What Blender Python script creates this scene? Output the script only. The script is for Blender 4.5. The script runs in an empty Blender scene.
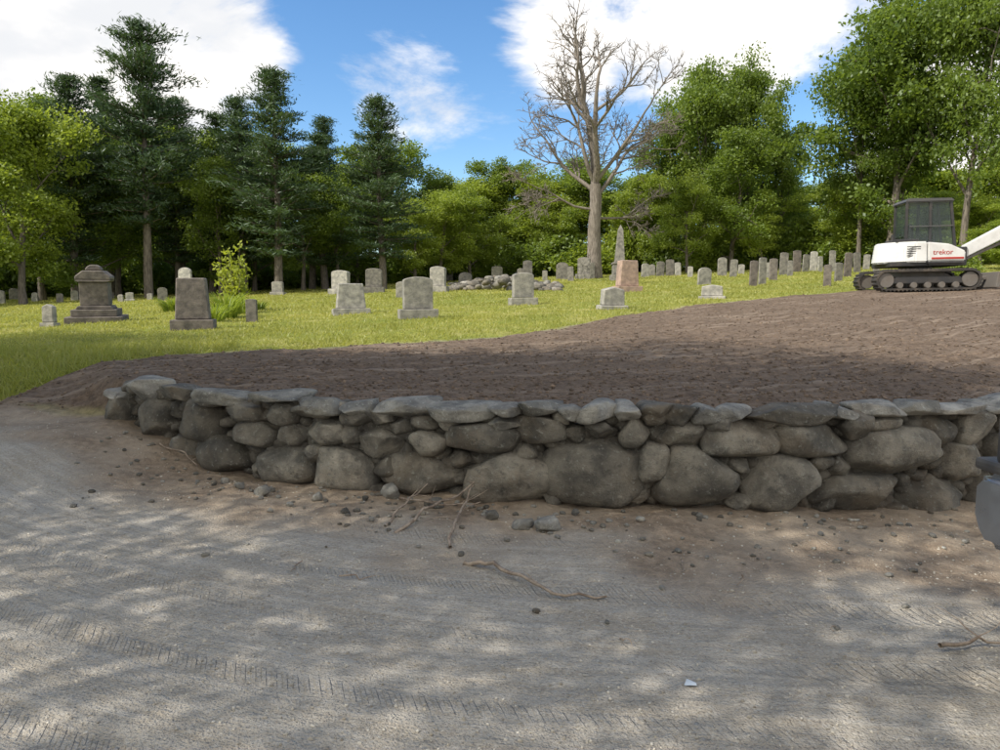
import bpy, bmesh, math, numpy as np
from mathutils import Vector, Matrix
R0=np.random.RandomState
scene=bpy.context.scene
CAMH=1.6; F=727.0; PITCH=math.radians(5.89)

# ------------------------------------------------------------ helpers
def ss(x):
    x=np.clip(x,0,1); return x*x*(3-2*x)
def vnoise(x,y,f,seed=0):
    x=np.asarray(x,float)*f+seed*17.3; y=np.asarray(y,float)*f+seed*7.7
    xi=np.floor(x); yi=np.floor(y); fx=x-xi; fy=y-yi
    fx=fx*fx*(3-2*fx); fy=fy*fy*(3-2*fy)
    def h(a,b):
        v=np.sin(a*127.1+b*311.7+seed*74.7)*43758.5453
        return v-np.floor(v)
    return (h(xi,yi)*(1-fx)+h(xi+1,yi)*fx)*(1-fy)+(h(xi,yi+1)*(1-fx)+h(xi+1,yi+1)*fx)*fy-0.5
def fbm(x,y,f,seed=0,o=3):
    r=0;a=1
    for i in range(o):
        r=r+a*vnoise(x,y,f,seed+i*3); f*=2.1; a*=.5
    return r
# wall line (front face) as y(x)
WX=[-60,-20,-12,-7,-5,-3.81,-3.22,-2.62,-1.6,-.76,0,.715,1.42,2.15,2.97,3.92,6,9,14,60]
WY=[20,12,10,8.6,7.8,7.1,6.7,6.35,5.8,5.54,5.29,5.2,5.15,5.2,5.4,5.7,6.5,7.7,9.5,22]
def yw(x): return np.interp(x,WX,WY)
SX=[-60,-5.9,-5.3,-4.6,-3,0,1.1,2.6,5,8.3,11.4,14,20,60]
SY=[0,6.5,9.0,10.3,10.8,11.7,13.2,15.6,18.0,20.4,22.5,24,25,26]
def ysoil(x): return np.interp(x,SX,SY)
def z_up(x,y):
    t=np.clip(x/np.maximum(y,4),-.75,.75)
    s=.053+.046*t
    yy=np.minimum(y,62)
    return .72+s*(yy-6)+0.10*vnoise(x,y,.13,5)*ss((y-12)/10)
def z_low(x,y):
    a=.09*ss((y-3)/2.2)*(1-1.6*ss((x-1.2)/3))
    b=.31*ss((-2.3-x)/1.6)*ss((y-4.8)/2)
    return a+b
def trackc(x,y):
    m=np.maximum(0,-x)
    return y-(.11*m**1.75-.13*x)
def ramp(x,y):
    k=ss((-3.9-x)/1.5)
    w0=yw(x)+.26-1.06*k; w1=yw(x)+.42+1.24*k
    return ss((y-w0)/(w1-w0))
def masks(x,y):
    r=ramp(x,y)
    n=fbm(x,y,1.2,9)
    soil=ss((ysoil(x)-y+n*.5)/.35)*ss((r-.05)/.2)
    lawn=np.where(x<-4,ss((y-yw(x)+.5*n+.15)/.4),ss((r-.3)/.2))
    grass=lawn*(1-soil)
    grass=np.maximum(grass,ss((-3-y)/1.5))
    d=yw(x)-y
    dirt=(1-ss((d-.6-.9*n-.5*ss((x-.5)/2))/.75))
    return soil,grass,dirt
def soiltrack(x,y):   # rake / tyre arcs across the spread topsoil
    return y-.35*x+.9*np.sin(x*.33+.6)
def ground_z(x,y,detail=True):
    x=np.asarray(x,float); y=np.asarray(y,float)
    r=ramp(x,y)
    z=z_low(x,y)*(1-r)+z_up(x,y)*r
    if detail:
        soil,grass,dirt=masks(x,y)
        c=trackc(x,y)
        rut=(np.sin(c*2*math.pi/.62+.7*np.sin(x*.5))*.5+.5)**3
        low=(1-r)
        z=z+low*( .012*fbm(x,y,3,1)+.009*fbm(x,y,14,2)-.026*rut*ss((yw(x)-y-1.0)/.5)*(.55+vnoise(x,c,1.1,4)))
        z=z+low*dirt*.05*fbm(x,y,2.2,12)
        z=z+soil*(.05*fbm(x,y,.9,3)+.030*fbm(x,y,5.5,6,3))
        z=z+grass*.05*fbm(x,y,.8,8)
        z=z-.03*np.exp(-((ysoil(x)-y)/.2)**2)*r
    return z
def bear(px,py):
    a=(px-500)/F; b=(375-py)/F
    dx=a; dy=math.cos(PITCH)+b*math.sin(PITCH); dz=-math.sin(PITCH)+b*math.cos(PITCH)
    return dx/dy,dz/dy
def ground_hit(px,py,ymax=75):
    t,e=bear(px,py)
    Y=np.arange(1.5,ymax,.02)
    g=ground_z(t*Y,Y,False)
    d=(CAMH+e*Y)-g
    i=np.where(d<=0)[0]
    Yh=Y[i[0]] if len(i) else ymax
    return t*Yh,Yh,float(ground_z(t*Yh,Yh))

class MB:
    def __init__(s): s.v=[];s.f=[];s.m=[];s.sm=[];s.c=[];s.n=0
    def add(s,v,f,mat=0,smooth=True,col=0.5):
        v=np.asarray(v,np.float32).reshape(-1,3); f=np.asarray(f,np.int32)
        s.v.append(v); s.f.append(f+s.n); s.m.append(np.full(len(f),mat,np.int32)); s.sm.append(np.full(len(f),smooth,bool))
        s.c.append(np.broadcast_to(np.asarray(col,np.float32),(len(v),)).copy()); s.n+=len(v)
    def mesh(s,name,mats):
        me=bpy.data.meshes.new(name)
        v=np.concatenate(s.v); me.vertices.add(len(v)); me.vertices.foreach_set('co',v.ravel())
        li=np.concatenate([f.ravel() for f in s.f]); tot=np.concatenate([np.full(len(f),f.shape[1],np.int32) for f in s.f])
        st=np.concatenate([[0],np.cumsum(tot)[:-1]]).astype(np.int32)
        me.loops.add(len(li)); me.loops.foreach_set('vertex_index',li)
        me.polygons.add(len(tot)); me.polygons.foreach_set('loop_start',st); me.polygons.foreach_set('loop_total',tot)
        me.polygons.foreach_set('material_index',np.concatenate(s.m))
        me.polygons.foreach_set('use_smooth',np.concatenate(s.sm))
        for m in mats: me.materials.append(m)
        a=me.attributes.new('tint','FLOAT','POINT'); a.data.foreach_set('value',np.concatenate(s.c))
        me.update(calc_edges=True); me.validate()
        return me
    def obj(s,name,mats,parent=None):
        o=bpy.data.objects.new(name,s.mesh(name,mats)); scene.collection.objects.link(o)
        if parent: o.parent=parent
        return o
def tube(mb,P,rad,n=8,mat=0,col=.5):
    P=np.asarray(P,float); K=len(P); T=np.gradient(P,axis=0); T/=np.linalg.norm(T,axis=1)[:,None]+1e-9
    ref=np.array([.31,.87,.13]) if abs(T[0][2])>.7 else np.array([0,0,1.])
    A=np.cross(T,ref); A/=np.linalg.norm(A,axis=1)[:,None]+1e-9; B=np.cross(T,A)
    th=np.arange(n)*2*math.pi/n
    V=P[:,None,:]+np.asarray(rad)[:,None,None]*(np.cos(th)[None,:,None]*A[:,None,:]+np.sin(th)[None,:,None]*B[:,None,:])
    i=np.arange(K-1)[:,None]*n; j=np.arange(n)[None,:]; j2=(j+1)%n
    Fq=np.stack([i+j,i+j2,i+n+j2,i+n+j],-1).reshape(-1,4)
    mb.add(V.reshape(-1,3),Fq,mat,True,col)
def leaves(mb,C,size,asp,rng,mat=1,up=0.35,dirs=None):
    n=len(C); N=rng.normal(size=(n,3)); N[:,2]=np.abs(N[:,2])+up; N/=np.linalg.norm(N,axis=1)[:,None]
    A=rng.normal(size=(n,3)) if dirs is None else dirs+rng.normal(size=(n,3))*.5
    A-=N*(A*N).sum(1)[:,None]; A/=np.linalg.norm(A,axis=1)[:,None]+1e-9; B=np.cross(N,A)
    s=(size*rng.uniform(.6,1.3,n))[:,None]
    V=np.stack([C+A*s,C+B*s*asp-A*s*.15,C-A*s,C-B*s*asp-A*s*.15],1).reshape(-1,3)
    mb.add(V,np.arange(n*4).reshape(-1,4),mat,False,np.repeat(rng.uniform(0,1,n),4))

# ------------------------------------------------------------ materials
def mk(name):
    m=bpy.data.materials.new(name); m.use_nodes=True; nt=m.node_tree; nt.nodes.clear()
    out=nt.nodes.new('ShaderNodeOutputMaterial'); return m,nt,out
def nd(nt,typ,props=None,**inp):
    n=nt.nodes.new(typ)
    for k,v in (props or {}).items(): setattr(n,k,v)
    for k,v in inp.items():
        key=int(k[1:]) if k[0]=='i' and k[1:].isdigit() else k.replace('_',' ')
        s=n.inputs[key]
        if isinstance(v,bpy.types.NodeSocket): nt.links.new(v,s)
        elif isinstance(v,bpy.types.Node): nt.links.new(v.outputs[0],s)
        else: s.default_value=v
    return n
def math_(nt,op,a,b=0.0,c=0.0): return nd(nt,'ShaderNodeMath',{'operation':op},i0=a,i1=b,i2=c).outputs[0]
def mixc(nt,f,a,b,mode='MIX'):
    n=nt.nodes.new('ShaderNodeMix'); n.data_type='RGBA'; n.blend_type=mode
    for s,v in ((n.inputs[0],f),(n.inputs[6],a),(n.inputs[7],b)):
        if isinstance(v,bpy.types.NodeSocket): nt.links.new(v,s)
        elif isinstance(v,bpy.types.Node): nt.links.new(v.outputs[0],s)
        else: s.default_value=(v if not isinstance(v,tuple) else (*v,1)) 
    return n.outputs[2]
def noise(nt,vec,scale,detail=4,rough=.55):
    return nd(nt,'ShaderNodeTexNoise',Vector=vec,Scale=scale,Detail=detail,Roughness=rough).outputs[0]
def rng_(nt,v,a,b,c=0.,d=1.):
    n=nd(nt,'ShaderNodeMapRange',{'interpolation_type':'SMOOTHSTEP'}); nt.links.new(v,n.inputs[0])
    n.inputs[1].default_value=a;n.inputs[2].default_value=b;n.inputs[3].default_value=c;n.inputs[4].default_value=d
    return n.outputs[0]
def attr(nt,name,o='Fac'): 
    n=nt.nodes.new('ShaderNodeAttribute'); n.attribute_name=name; return n.outputs[o]
def geo(nt): return nt.nodes.new('ShaderNodeNewGeometry').outputs['Position']
def objc(nt): return nt.nodes.new('ShaderNodeTexCoord').outputs['Object']

def leaf_mat(name,c1,c2,trans=.45):
    m,nt,out=mk(name)
    t=attr(nt,'tint'); 
    big=noise(nt,geo(nt),.35,2)
    inf=nt.nodes.new('ShaderNodeObjectInfo')
    f=math_(nt,'ADD',math_(nt,'MULTIPLY',t,.45),math_(nt,'ADD',math_(nt,'MULTIPLY',rng_(nt,big,.35,.65),.3),math_(nt,'MULTIPLY',inf.outputs['Random'],.25)))
    col=mixc(nt,f,c1,c2)
    d=nd(nt,'ShaderNodeBsdfDiffuse',Color=col)
    g=nd(nt,'ShaderNodeBsdfGlossy',Color=(.9,.95,1,1),Roughness=.5)
    d2=nd(nt,'ShaderNodeMixShader',i0=.05,i1=d,i2=g)
    tcol=mixc(nt,.5,col,(c2[0]*1.6,c2[1]*1.6,c2[2]*.7))
    tr=nd(nt,'ShaderNodeBsdfTranslucent',Color=tcol)
    mx=nd(nt,'ShaderNodeMixShader',i0=trans,i1=d2,i2=tr); nt.links.new(mx.outputs[0],out.inputs[0]); return m
def bark_mat(name,c1,c2):
    m,nt,out=mk(name)
    p=objc(nt); mp=nd(nt,'ShaderNodeMapping',Vector=p); mp.inputs['Scale'].default_value=(6,6,1.2)
    n=noise(nt,mp.outputs[0],2.5,5,.65)
    col=mixc(nt,rng_(nt,n,.35,.65),c1,c2)
    b=nd(nt,'ShaderNodeBump',Strength=.6,Distance=.03,Height=n)
    d=nd(nt,'ShaderNodeBsdfPrincipled',Base_Color=col,Roughness=.9,Normal=b.outputs[0]); nt.links.new(d.outputs[0],out.inputs[0]); return m
def stone_mat(name,c1,c2,lichen=(.33,.34,.28),lf=.35,scale=1.0,dark=.55,bump=.7,stain=0.):
    m,nt,out=mk(name); p=objc(nt); t=attr(nt,'tint')
    n1=noise(nt,p,5*scale,6,.6); n2=noise(nt,p,26*scale,5,.7); n3=noise(nt,p,90*scale,3,.6)
    col=mixc(nt,t,c1,c2)
    mul=nd(nt,'ShaderNodeCombineColor',i0=rng_(nt,n1,.3,.72,dark,1.3),i1=rng_(nt,n1,.3,.72,dark,1.27),i2=rng_(nt,n1,.3,.72,dark,1.2)).outputs[0]
    col=mixc(nt,1.0,col,mul,'MULTIPLY')
    if stain:
        n4=noise(nt,p,2.3,4,.6); col=mixc(nt,math_(nt,'MULTIPLY',rng_(nt,n4,.5,.66),stain),col,(.20,.145,.09))
        n5=noise(nt,p,11.,5,.7); col=mixc(nt,math_(nt,'MULTIPLY',rng_(nt,n5,.55,.68),.6),col,(.07,.068,.06))
    col=mixc(nt,math_(nt,'MULTIPLY',rng_(nt,n2,.56,.68),lf),col,lichen)
    col=mixc(nt,math_(nt,'MULTIPLY',rng_(nt,n3,.55,.7),.3),col,(.05,.045,.04))
    h=math_(nt,'ADD',math_(nt,'MULTIPLY',n2,.7),math_(nt,'MULTIPLY',n3,.3))
    h=math_(nt,'ADD',h,math_(nt,'MULTIPLY',n1,1.1))
    b=nd(nt,'ShaderNodeBump',Strength=bump,Distance=.03/scale,Height=h)
    d=nd(nt,'ShaderNodeBsdfPrincipled',Base_Color=col,Roughness=.88,Normal=b.outputs[0]); nt.links.new(d.outputs[0],out.inputs[0]); return m
def plain(name,c,rough=.5,metal=0.,dirt=.25,spec=.5,coat=0):
    m,nt,out=mk(name); p=objc(nt); n=noise(nt,p,3.5,6,.65)
    col=mixc(nt,math_(nt,'MULTIPLY',rng_(nt,n,.4,.75),dirt),c,(.16,.13,.10))
    r=math_(nt,'ADD',rough,math_(nt,'MULTIPLY',rng_(nt,n,.4,.75),.25))
    d=nd(nt,'ShaderNodeBsdfPrincipled',Base_Color=col,Roughness=r,Metallic=metal); d.inputs['Specular IOR Level'].default_value=spec
    d.inputs['Coat Weight'].default_value=coat
    nt.links.new(d.outputs[0],out.inputs[0]); return m

M_leafA=leaf_mat('leaf_green',(.075,.125,.022),(.23,.305,.05))
M_leafB=leaf_mat('leaf_light',(.12,.185,.025),(.33,.395,.06))
M_needle=leaf_mat('needle_green',(.030,.062,.027),(.085,.135,.045),.25)
M_bark=bark_mat('bark',(.08,.067,.055),(.20,.17,.14))
M_dead=bark_mat('dead_bark',(.13,.11,.09),(.27,.235,.20))
M_twig=bark_mat('twig_bark',(.18,.135,.10),(.38,.31,.24))
M_wall=stone_mat('fieldstone',(.12,.11,.092),(.27,.252,.215),lichen=(.36,.365,.32),lf=.5,dark=.42,bump=1.,stain=.28)
M_cap=stone_mat('capstone',(.20,.195,.175),(.36,.35,.32),lichen=(.48,.48,.43),lf=.55,dark=.5,bump=1.,stain=.12)
M_granL=stone_mat('granite_light',(.26,.25,.23),(.42,.41,.385),lf=.3,scale=1.2,dark=.6)
M_granD=stone_mat('granite_dark',(.13,.11,.10),(.21,.185,.17),lf=.25,scale=1.2)
M_granP=stone_mat('granite_pink',(.34,.24,.20),(.42,.31,.26),lf=.12,scale=1.2,dark=.75)
M_slate=stone_mat('slate',(.15,.14,.125),(.27,.26,.24),lf=.3,scale=1.4)

def ground_mat():
    m,nt,out=mk('ground_material'); p=geo(nt)
    ms=nt.nodes.new('ShaderNodeAttribute'); ms.attribute_name='mask'
    sp=nd(nt,'ShaderNodeSeparateColor',i0=ms.outputs['Color'])
    soil,grass,dirt=sp.outputs[0],sp.outputs[1],sp.outputs[2]
    tk=nt.nodes.new('ShaderNodeAttribute'); tk.attribute_name='track'
    tv=tk.outputs['Vector']; ts=nd(nt,'ShaderNodeSeparateXYZ',i0=tv)
    mp=nd(nt,'ShaderNodeMapping',Vector=tv); mp.inputs['Scale'].default_value=(.45,9,0)
    streak=noise(nt,mp.outputs[0],1.6,6,.68)
    sc=nd(nt,'ShaderNodeCombineXYZ',i0=ts.outputs[0],i1=ts.outputs[2],i2=0.)
    mp2=nd(nt,'ShaderNodeMapping',Vector=sc.outputs[0]); mp2.inputs['Scale'].default_value=(.22,3.2,0)
    sstreak=noise(nt,mp2.outputs[0],1.5,4,.6)
    n_f=noise(nt,p,70,3,.7); n_m=noise(nt,p,14,5,.65); n_l=noise(nt,p,1.6,4,.55); n_s=noise(nt,p,.45,3,.5)
    vor=nd(nt,'ShaderNodeTexVoronoi',Vector=p,Scale=75.)
    grit=rng_(nt,vor.outputs['Distance'],.1,.55)
    gcol=nd(nt,'ShaderNodeSeparateColor',i0=vor.outputs['Color']).outputs[0]
    g=mixc(nt,rng_(nt,streak,.35,.68),(.41,.37,.31),(.53,.49,.425))
    g=mixc(nt,math_(nt,'MULTIPLY',rng_(nt,n_l,.42,.68),.5),g,(.37,.32,.25))
    g=mixc(nt,math_(nt,'MULTIPLY',rng_(nt,n_m,.5,.7),.35),g,(.29,.25,.20))
    g=mixc(nt,math_(nt,'MULTIPLY',rng_(nt,gcol,.6,1.),.4),g,(.60,.57,.51))
    g=mixc(nt,math_(nt,'MULTIPLY',rng_(nt,n_f,.5,.72),.5),g,(.18,.15,.12))
    d=mixc(nt,rng_(nt,n_m,.3,.7),(.20,.15,.105),(.38,.30,.22))
    d=mixc(nt,rng_(nt,n_l,.35,.7,0.,.6),d,(.47,.395,.305))
    dm=math_(nt,'MULTIPLY',dirt,rng_(nt,n_m,.1,.5,.7,1.))
    col=mixc(nt,dm,g,d)
    s=mixc(nt,rng_(nt,n_m,.3,.7),(.095,.068,.048),(.22,.162,.117))
    s=mixc(nt,rng_(nt,n_l,.35,.7,0.,.4),s,(.25,.19,.14))
    s=mixc(nt,rng_(nt,sstreak,.52,.66,0.,.6),s,(.34,.27,.205))
    s=mixc(nt,math_(nt,'MULTIPLY',rng_(nt,n_f,.55,.7),.4),s,(.35,.28,.215))
    col=mixc(nt,soil,col,s)
    gr=mixc(nt,rng_(nt,n_m,.3,.7),(.15,.175,.03),(.34,.345,.07))
    gr=mixc(nt,rng_(nt,n_l,.45,.7,0.,.6),gr,(.46,.41,.16))
    gr=mixc(nt,rng_(nt,n_s,.4,.65,0.,.5),gr,(.17,.22,.04))
    col=mixc(nt,grass,col,gr)
    c=ts.outputs[1]; sx=ts.outputs[0]
    band=math_(nt,'SINE',math_(nt,'ADD',math_(nt,'MULTIPLY',c,2*math.pi/.62),math_(nt,'MULTIPLY',math_(nt,'SINE',math_(nt,'MULTIPLY',sx,.5)),.7)))
    bm=rng_(nt,band,.35,.7)
    ph=math_(nt,'ADD',math_(nt,'MULTIPLY',sx,2*math.pi/.05),math_(nt,'MULTIPLY',c,45.))
    rib=rng_(nt,math_(nt,'SINE',ph),-.3,.4)
    nm=rng_(nt,noise(nt,mp.outputs[0],.5,2),.40,.58)
    low=math_(nt,'SUBTRACT',1.,math_(nt,'MINIMUM',math_(nt,'ADD',math_(nt,'ADD',soil,grass),dm),1.))
    tread=math_(nt,'MULTIPLY',math_(nt,'MULTIPLY',rib,bm),math_(nt,'MULTIPLY',nm,low))
    h=math_(nt,'ADD',math_(nt,'MULTIPLY',grit,.16),math_(nt,'MULTIPLY',n_m,1.0))
    h=math_(nt,'ADD',h,math_(nt,'MULTIPLY',n_f,.5))
    h=math_(nt,'ADD',h,math_(nt,'MULTIPLY',tread,.4))
    h=math_(nt,'ADD',h,math_(nt,'MULTIPLY',math_(nt,'MULTIPLY',streak,low),.9))
    h=math_(nt,'ADD',h,math_(nt,'MULTIPLY',math_(nt,'MULTIPLY',sstreak,soil),2.))
    b=nd(nt,'ShaderNodeBump',Strength=1.,Distance=.03,Height=h)
    bs=nd(nt,'ShaderNodeBsdfPrincipled',Base_Color=col,Roughness=.95,Normal=b.outputs[0]); bs.inputs['Specular IOR Level'].default_value=.15
    nt.links.new(bs.outputs[0],out.inputs[0]); return m

# ------------------------------------------------------------ terrain
def build_ground():
    def grow(a,step,k,lim):
        L=[];
        while abs(a)<lim: 
            step*=k; a+=math.copysign(min(abs(step),40),step); L.append(a)
        return L
    xs=list(np.arange(-6,6,.04)); xs=grow(-6,-.04,1.06,450)[::-1]+xs+grow(xs[-1],.04,1.06,450)
    ya=list(np.arange(1.4,8,.035)); yb=[];y=ya[-1];st=.035
    while y<26: st=min(st*1.012,.14); y+=st; yb.append(y)
    yc=grow(y,.14,1.09,500); y0=grow(-1.4,-.035,1.12,80)[::-1]; y0=[q+2.8 for q in y0]
    ys=sorted(set(y0+ya+yb+yc))
    X,Y=np.meshgrid(xs,ys); Z=ground_z(X,Y)
    nx,ny=len(xs),len(ys)
    i=np.arange(ny-1)[:,None]*nx; j=np.arange(nx-1)[None,:]
    Fq=np.stack([i+j,i+j+1,i+nx+j+1,i+nx+j],-1).reshape(-1,4)
    mb=MB(); mb.add(np.stack([X,Y,Z],-1).reshape(-1,3),Fq)
    o=mb.obj('ground',[ground_mat()]); me=o.data
    s,g,d=masks(X,Y); r=ramp(X,Y)
    col=np.stack([s,g,d*(1-ss((r-.5)/.4)),np.ones_like(s)],-1).astype(np.float32)
    a=me.attributes.new('mask','FLOAT_COLOR','POINT'); a.data.foreach_set('color',col.ravel())
    tr=np.stack([X,trackc(X,Y),soiltrack(X,Y)],-1).astype(np.float32)
    a=me.attributes.new('track','FLOAT_VECTOR','POINT'); a.data.foreach_set('vector',tr.ravel())
build_ground()

# ------------------------------------------------------------ stones
def ico(sub):
    bm=bmesh.new(); bmesh.ops.create_icosphere(bm,subdivisions=sub,radius=1)
    v=np.array([x.co[:] for x in bm.verts]); f=np.array([[q.index for q in x.verts] for x in bm.faces]); bm.free(); return v,f
ICO={k:ico(k) for k in (1,2,3,4)}
def stone(mb,rng,c,dim,rotz=0,tilt=0,sub=3,n=2.8,cuts=5,rough=.05,mat=0,col=.5,xt=0,cmin=.68):
    d,f=ICO[sub]; d=d/np.linalg.norm(d,axis=1)[:,None]
    r=1/(np.abs(d)**n).sum(1)**(1/n); p=d*r[:,None]
    for _ in range(cuts):
        k=rng.normal(size=3); k/=np.linalg.norm(k); o=rng.uniform(cmin,.98)
        p=p-k[None]*np.maximum(0,p@k-o)[:,None]*.95
    q=0
    for s_,a in ((2.,1.),(4.5,.5),(9.,.35),(17.,.18)):
        for _ in range(3):
            k=rng.normal(size=3)*s_; q=q+a*np.sin(p@k+rng.uniform(0,6.28))/2
    p=p*(1+rough*q)[:,None]
    sh=rng.uniform(-.18,.18); p[:,0]+=p[:,2]*sh
    p[:,2]*=1+rng.uniform(-.2,.2)*p[:,0]
    p=p*np.array(dim)[None]/2
    cx,sx=math.cos(xt),math.sin(xt); p=np.stack([p[:,0],p[:,1]*cx-p[:,2]*sx,p[:,1]*sx+p[:,2]*cx],1)
    ct,st=math.cos(tilt),math.sin(tilt); p=np.stack([p[:,0]*ct-p[:,2]*st,p[:,1],p[:,0]*st+p[:,2]*ct],1)
    cz,sz=math.cos(rotz),math.sin(rotz); p=np.stack([p[:,0]*cz-p[:,1]*sz,p[:,0]*sz+p[:,1]*cz,p[:,2]],1)
    mb.add(p+np.array(c)[None],f,mat,True,col)

def build_wall():
    rng=R0(4); mb=MB()
    big=[(278,466,64,40),(338,473,64,42),(417,479,92,44),(507,485,84,54),(594,473,112,72),(700,479,84,56),(788,487,80,54),(868,498,94,40),(945,502,68,42),
     (215,458,58,36),(178,452,34,26),(189,423,48,36),(143,420,38,40),(110,412,30,30),(245,437,46,26),(318,434,46,28),(374,443,44,32),(477,440,70,32),(538,432,50,28),
     (636,435,30,28),(690,438,54,28),(745,444,82,38),(820,443,80,34),(905,456,96,48),(946,431,54,32),(655,465,30,36),(424,444,38,26),(972,464,40,40),(862,427,32,26),
     (985,430,34,34),(282,437,28,20),(236,413,40,20),(274,416,34,20),(345,436,20,24),(350,420,30,14),(572,436,24,18),(600,432,26,16),(500,426,34,12),(560,420,20,14),
     (395,430,26,18),(448,427,26,14),(655,420,24,14),(775,425,26,14),(720,425,30,14),(890,425,46,16),(640,500,24,18),(745,508,26,16),(832,468,26,20),(835,508,22,20),(1000,500,44,46),(985,528,40,24),(905,514,24,14),(551,500,22,20),(456,462,22,16),(380,470,24,18),(308,456,20,18),(250,470,16,14),(376,420,22,14),(420,425,28,12),(523,455,26,20),(533,470,20,16),(1020,460,50,44),
     (305,412,40,14),(200,400,30,12),(800,425,40,12),(850,470,22,22),(745,470,20,16),(680,455,24,14),(612,500,30,14),(466,500,20,14),(370,492,24,12)]
    def wl(px,py):
        t,e=bear(px,py); Y=5.5
        for _ in range(12): Y=float(yw(t*Y))
        return t*Y,Y,CAMH+e*Y
    def ang(x): return math.atan2(float(yw(x+.15)-yw(x-.15)),.3)
    for (px,py,w,h) in big:
        x,y,z=wl(px,py); sc=y*1.0/F; a=ang(x); big_=w>55
        W=w*sc*1.15; H=h*sc*(1.16 if big_ else 1.2); D=min(.55,max(.24,(W+H)/2*1.05)); off=(rng.uniform(-.07,-.02) if big_ else rng.uniform(-.03,.02))+(.04 if w<30 else 0)
        stone(mb,rng,(x-math.sin(a)*(D/2+off),y+math.cos(a)*(D/2+off),z),(W/math.cos(a)**.3,D,H),a+rng.uniform(-.1,.1),rng.uniform(-.1,.1),4,n=rng.uniform(2.5,3.6),cuts=9,rough=.036,col=rng.uniform(0,1),xt=-.06,cmin=.76 if big_ else .68)
    for x in np.arange(-3.85,11,.12):
        for zz in np.arange(-.1,.74,.1):
            w=rng.uniform(.14,.24); h=rng.uniform(.10,.16); xx=x+rng.uniform(-.05,.05); a=ang(xx); z=zz+rng.uniform(-.03,.03)
            if z<float(z_low(xx,float(yw(xx))))-.1: continue
            y=float(yw(xx)); o=.24+rng.uniform(-.02,.03)
            stone(mb,rng,(xx-math.sin(a)*o,y+math.cos(a)*o,z),(w,.24,h),a+rng.uniform(-.3,.3),rng.uniform(-.3,.3),2,cuts=4,rough=.05,col=rng.uniform(0,.5))
    x=4.15
    while x<11:
        w=rng.uniform(.35,.65); 
        for (zc,h) in ((.05,.34),(.36,.28),(.6,.22)):
            xx=x+w/2+rng.uniform(-.08,.08); a=ang(xx); y=float(yw(xx))
            stone(mb,rng,(xx-math.sin(a)*.2,y+math.cos(a)*.2,zc),(w*1.05,.45,h*1.1),a,rng.uniform(-.08,.08),3,cuts=6,rough=.04,col=rng.rand())
        xx=x+w/2; stone(mb,rng,(xx-math.sin(a)*.2,y+math.cos(a)*.2,.76),(w*1.05,.45,.1),a,0,3,n=4,mat=1,col=rng.rand())
        x+=w
    caps=[(132,389,52,19),(170,394,36,17),(212,398,62,15),(268,399,52,14),(312,407,54,16),(353,412,36,16),(396,411,56,18),(455,414,68,19),(503,412,30,13),(539,411,44,15),
     (568,415,24,18),(599,415,40,22),(627,413,24,18),(655,415,30,19),(683,416,32,20),(711,416,30,17),(738,416,36,16),(801,417,94,20),(890,412,54,15),(927,410,42,15),(967,410,56,14),(1008,408,50,14),(849,414,30,14),(108,398,20,16)]
    for (px,py,w,h) in caps:
        x,y,z=wl(px,py); sc=y/F; a=ang(x); D=rng.uniform(.3,.42); th=rng.uniform(.95,1.15)
        stone(mb,rng,(x-math.sin(a)*(D/2-.025),y+math.cos(a)*(D/2-.025),z),(w*sc*1.12/math.cos(a)**.3,D,h*sc*th),a+rng.uniform(-.15,.15),rng.uniform(-.07,.07),4,n=rng.uniform(4,8),cuts=10,rough=.03,mat=1 if rng.rand()<.85 else 0,col=rng.uniform(0,1),cmin=.7)
    mb.obj('stone_wall',[M_wall,M_cap])
    mb=MB()
    for (px,py,w,h) in [(262,492,18,10),(240,489,12,7),(318,497,14,8),(345,512,14,6),(372,521,8,4),(332,486,9,6),(390,492,22,14),(436,503,16,9),(492,519,16,8),(522,524,24,9),(548,525,26,15),(575,512,9,6),(300,478,10,7),(225,480,8,6),(640,522,9,5),(700,515,8,6),(758,545,7,4),(410,500,9,6),(470,505,8,5),(290,505,9,5),(270,512,6,4),(365,500,8,5)]:
        x,y,z=ground_hit(px,py+h*.4); sc=y/F
        stone(mb,rng,(x,y,z+h*sc*.4),(w*sc,w*sc*.8,h*sc*1.3),rng.uniform(0,3),rng.uniform(-.2,.2),3,n=3.5,cuts=9,rough=.05,col=rng.rand(),mat=int(rng.rand()<.75),cmin=.6)
    for _ in range(320):
        x=rng.uniform(-3.6,4.5); y=float(yw(x))-abs(rng.normal())*.55-.05; s=rng.uniform(.012,.04)
        stone(mb,rng,(x,y,float(ground_z(x,y))+s*.2),(s*1.4,s,s*.8),rng.uniform(0,3),0,2,cuts=4,col=rng.rand(),mat=rng.randint(2))
    mb.obj('loose_rocks',[M_wall,M_cap])
build_wall()

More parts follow.
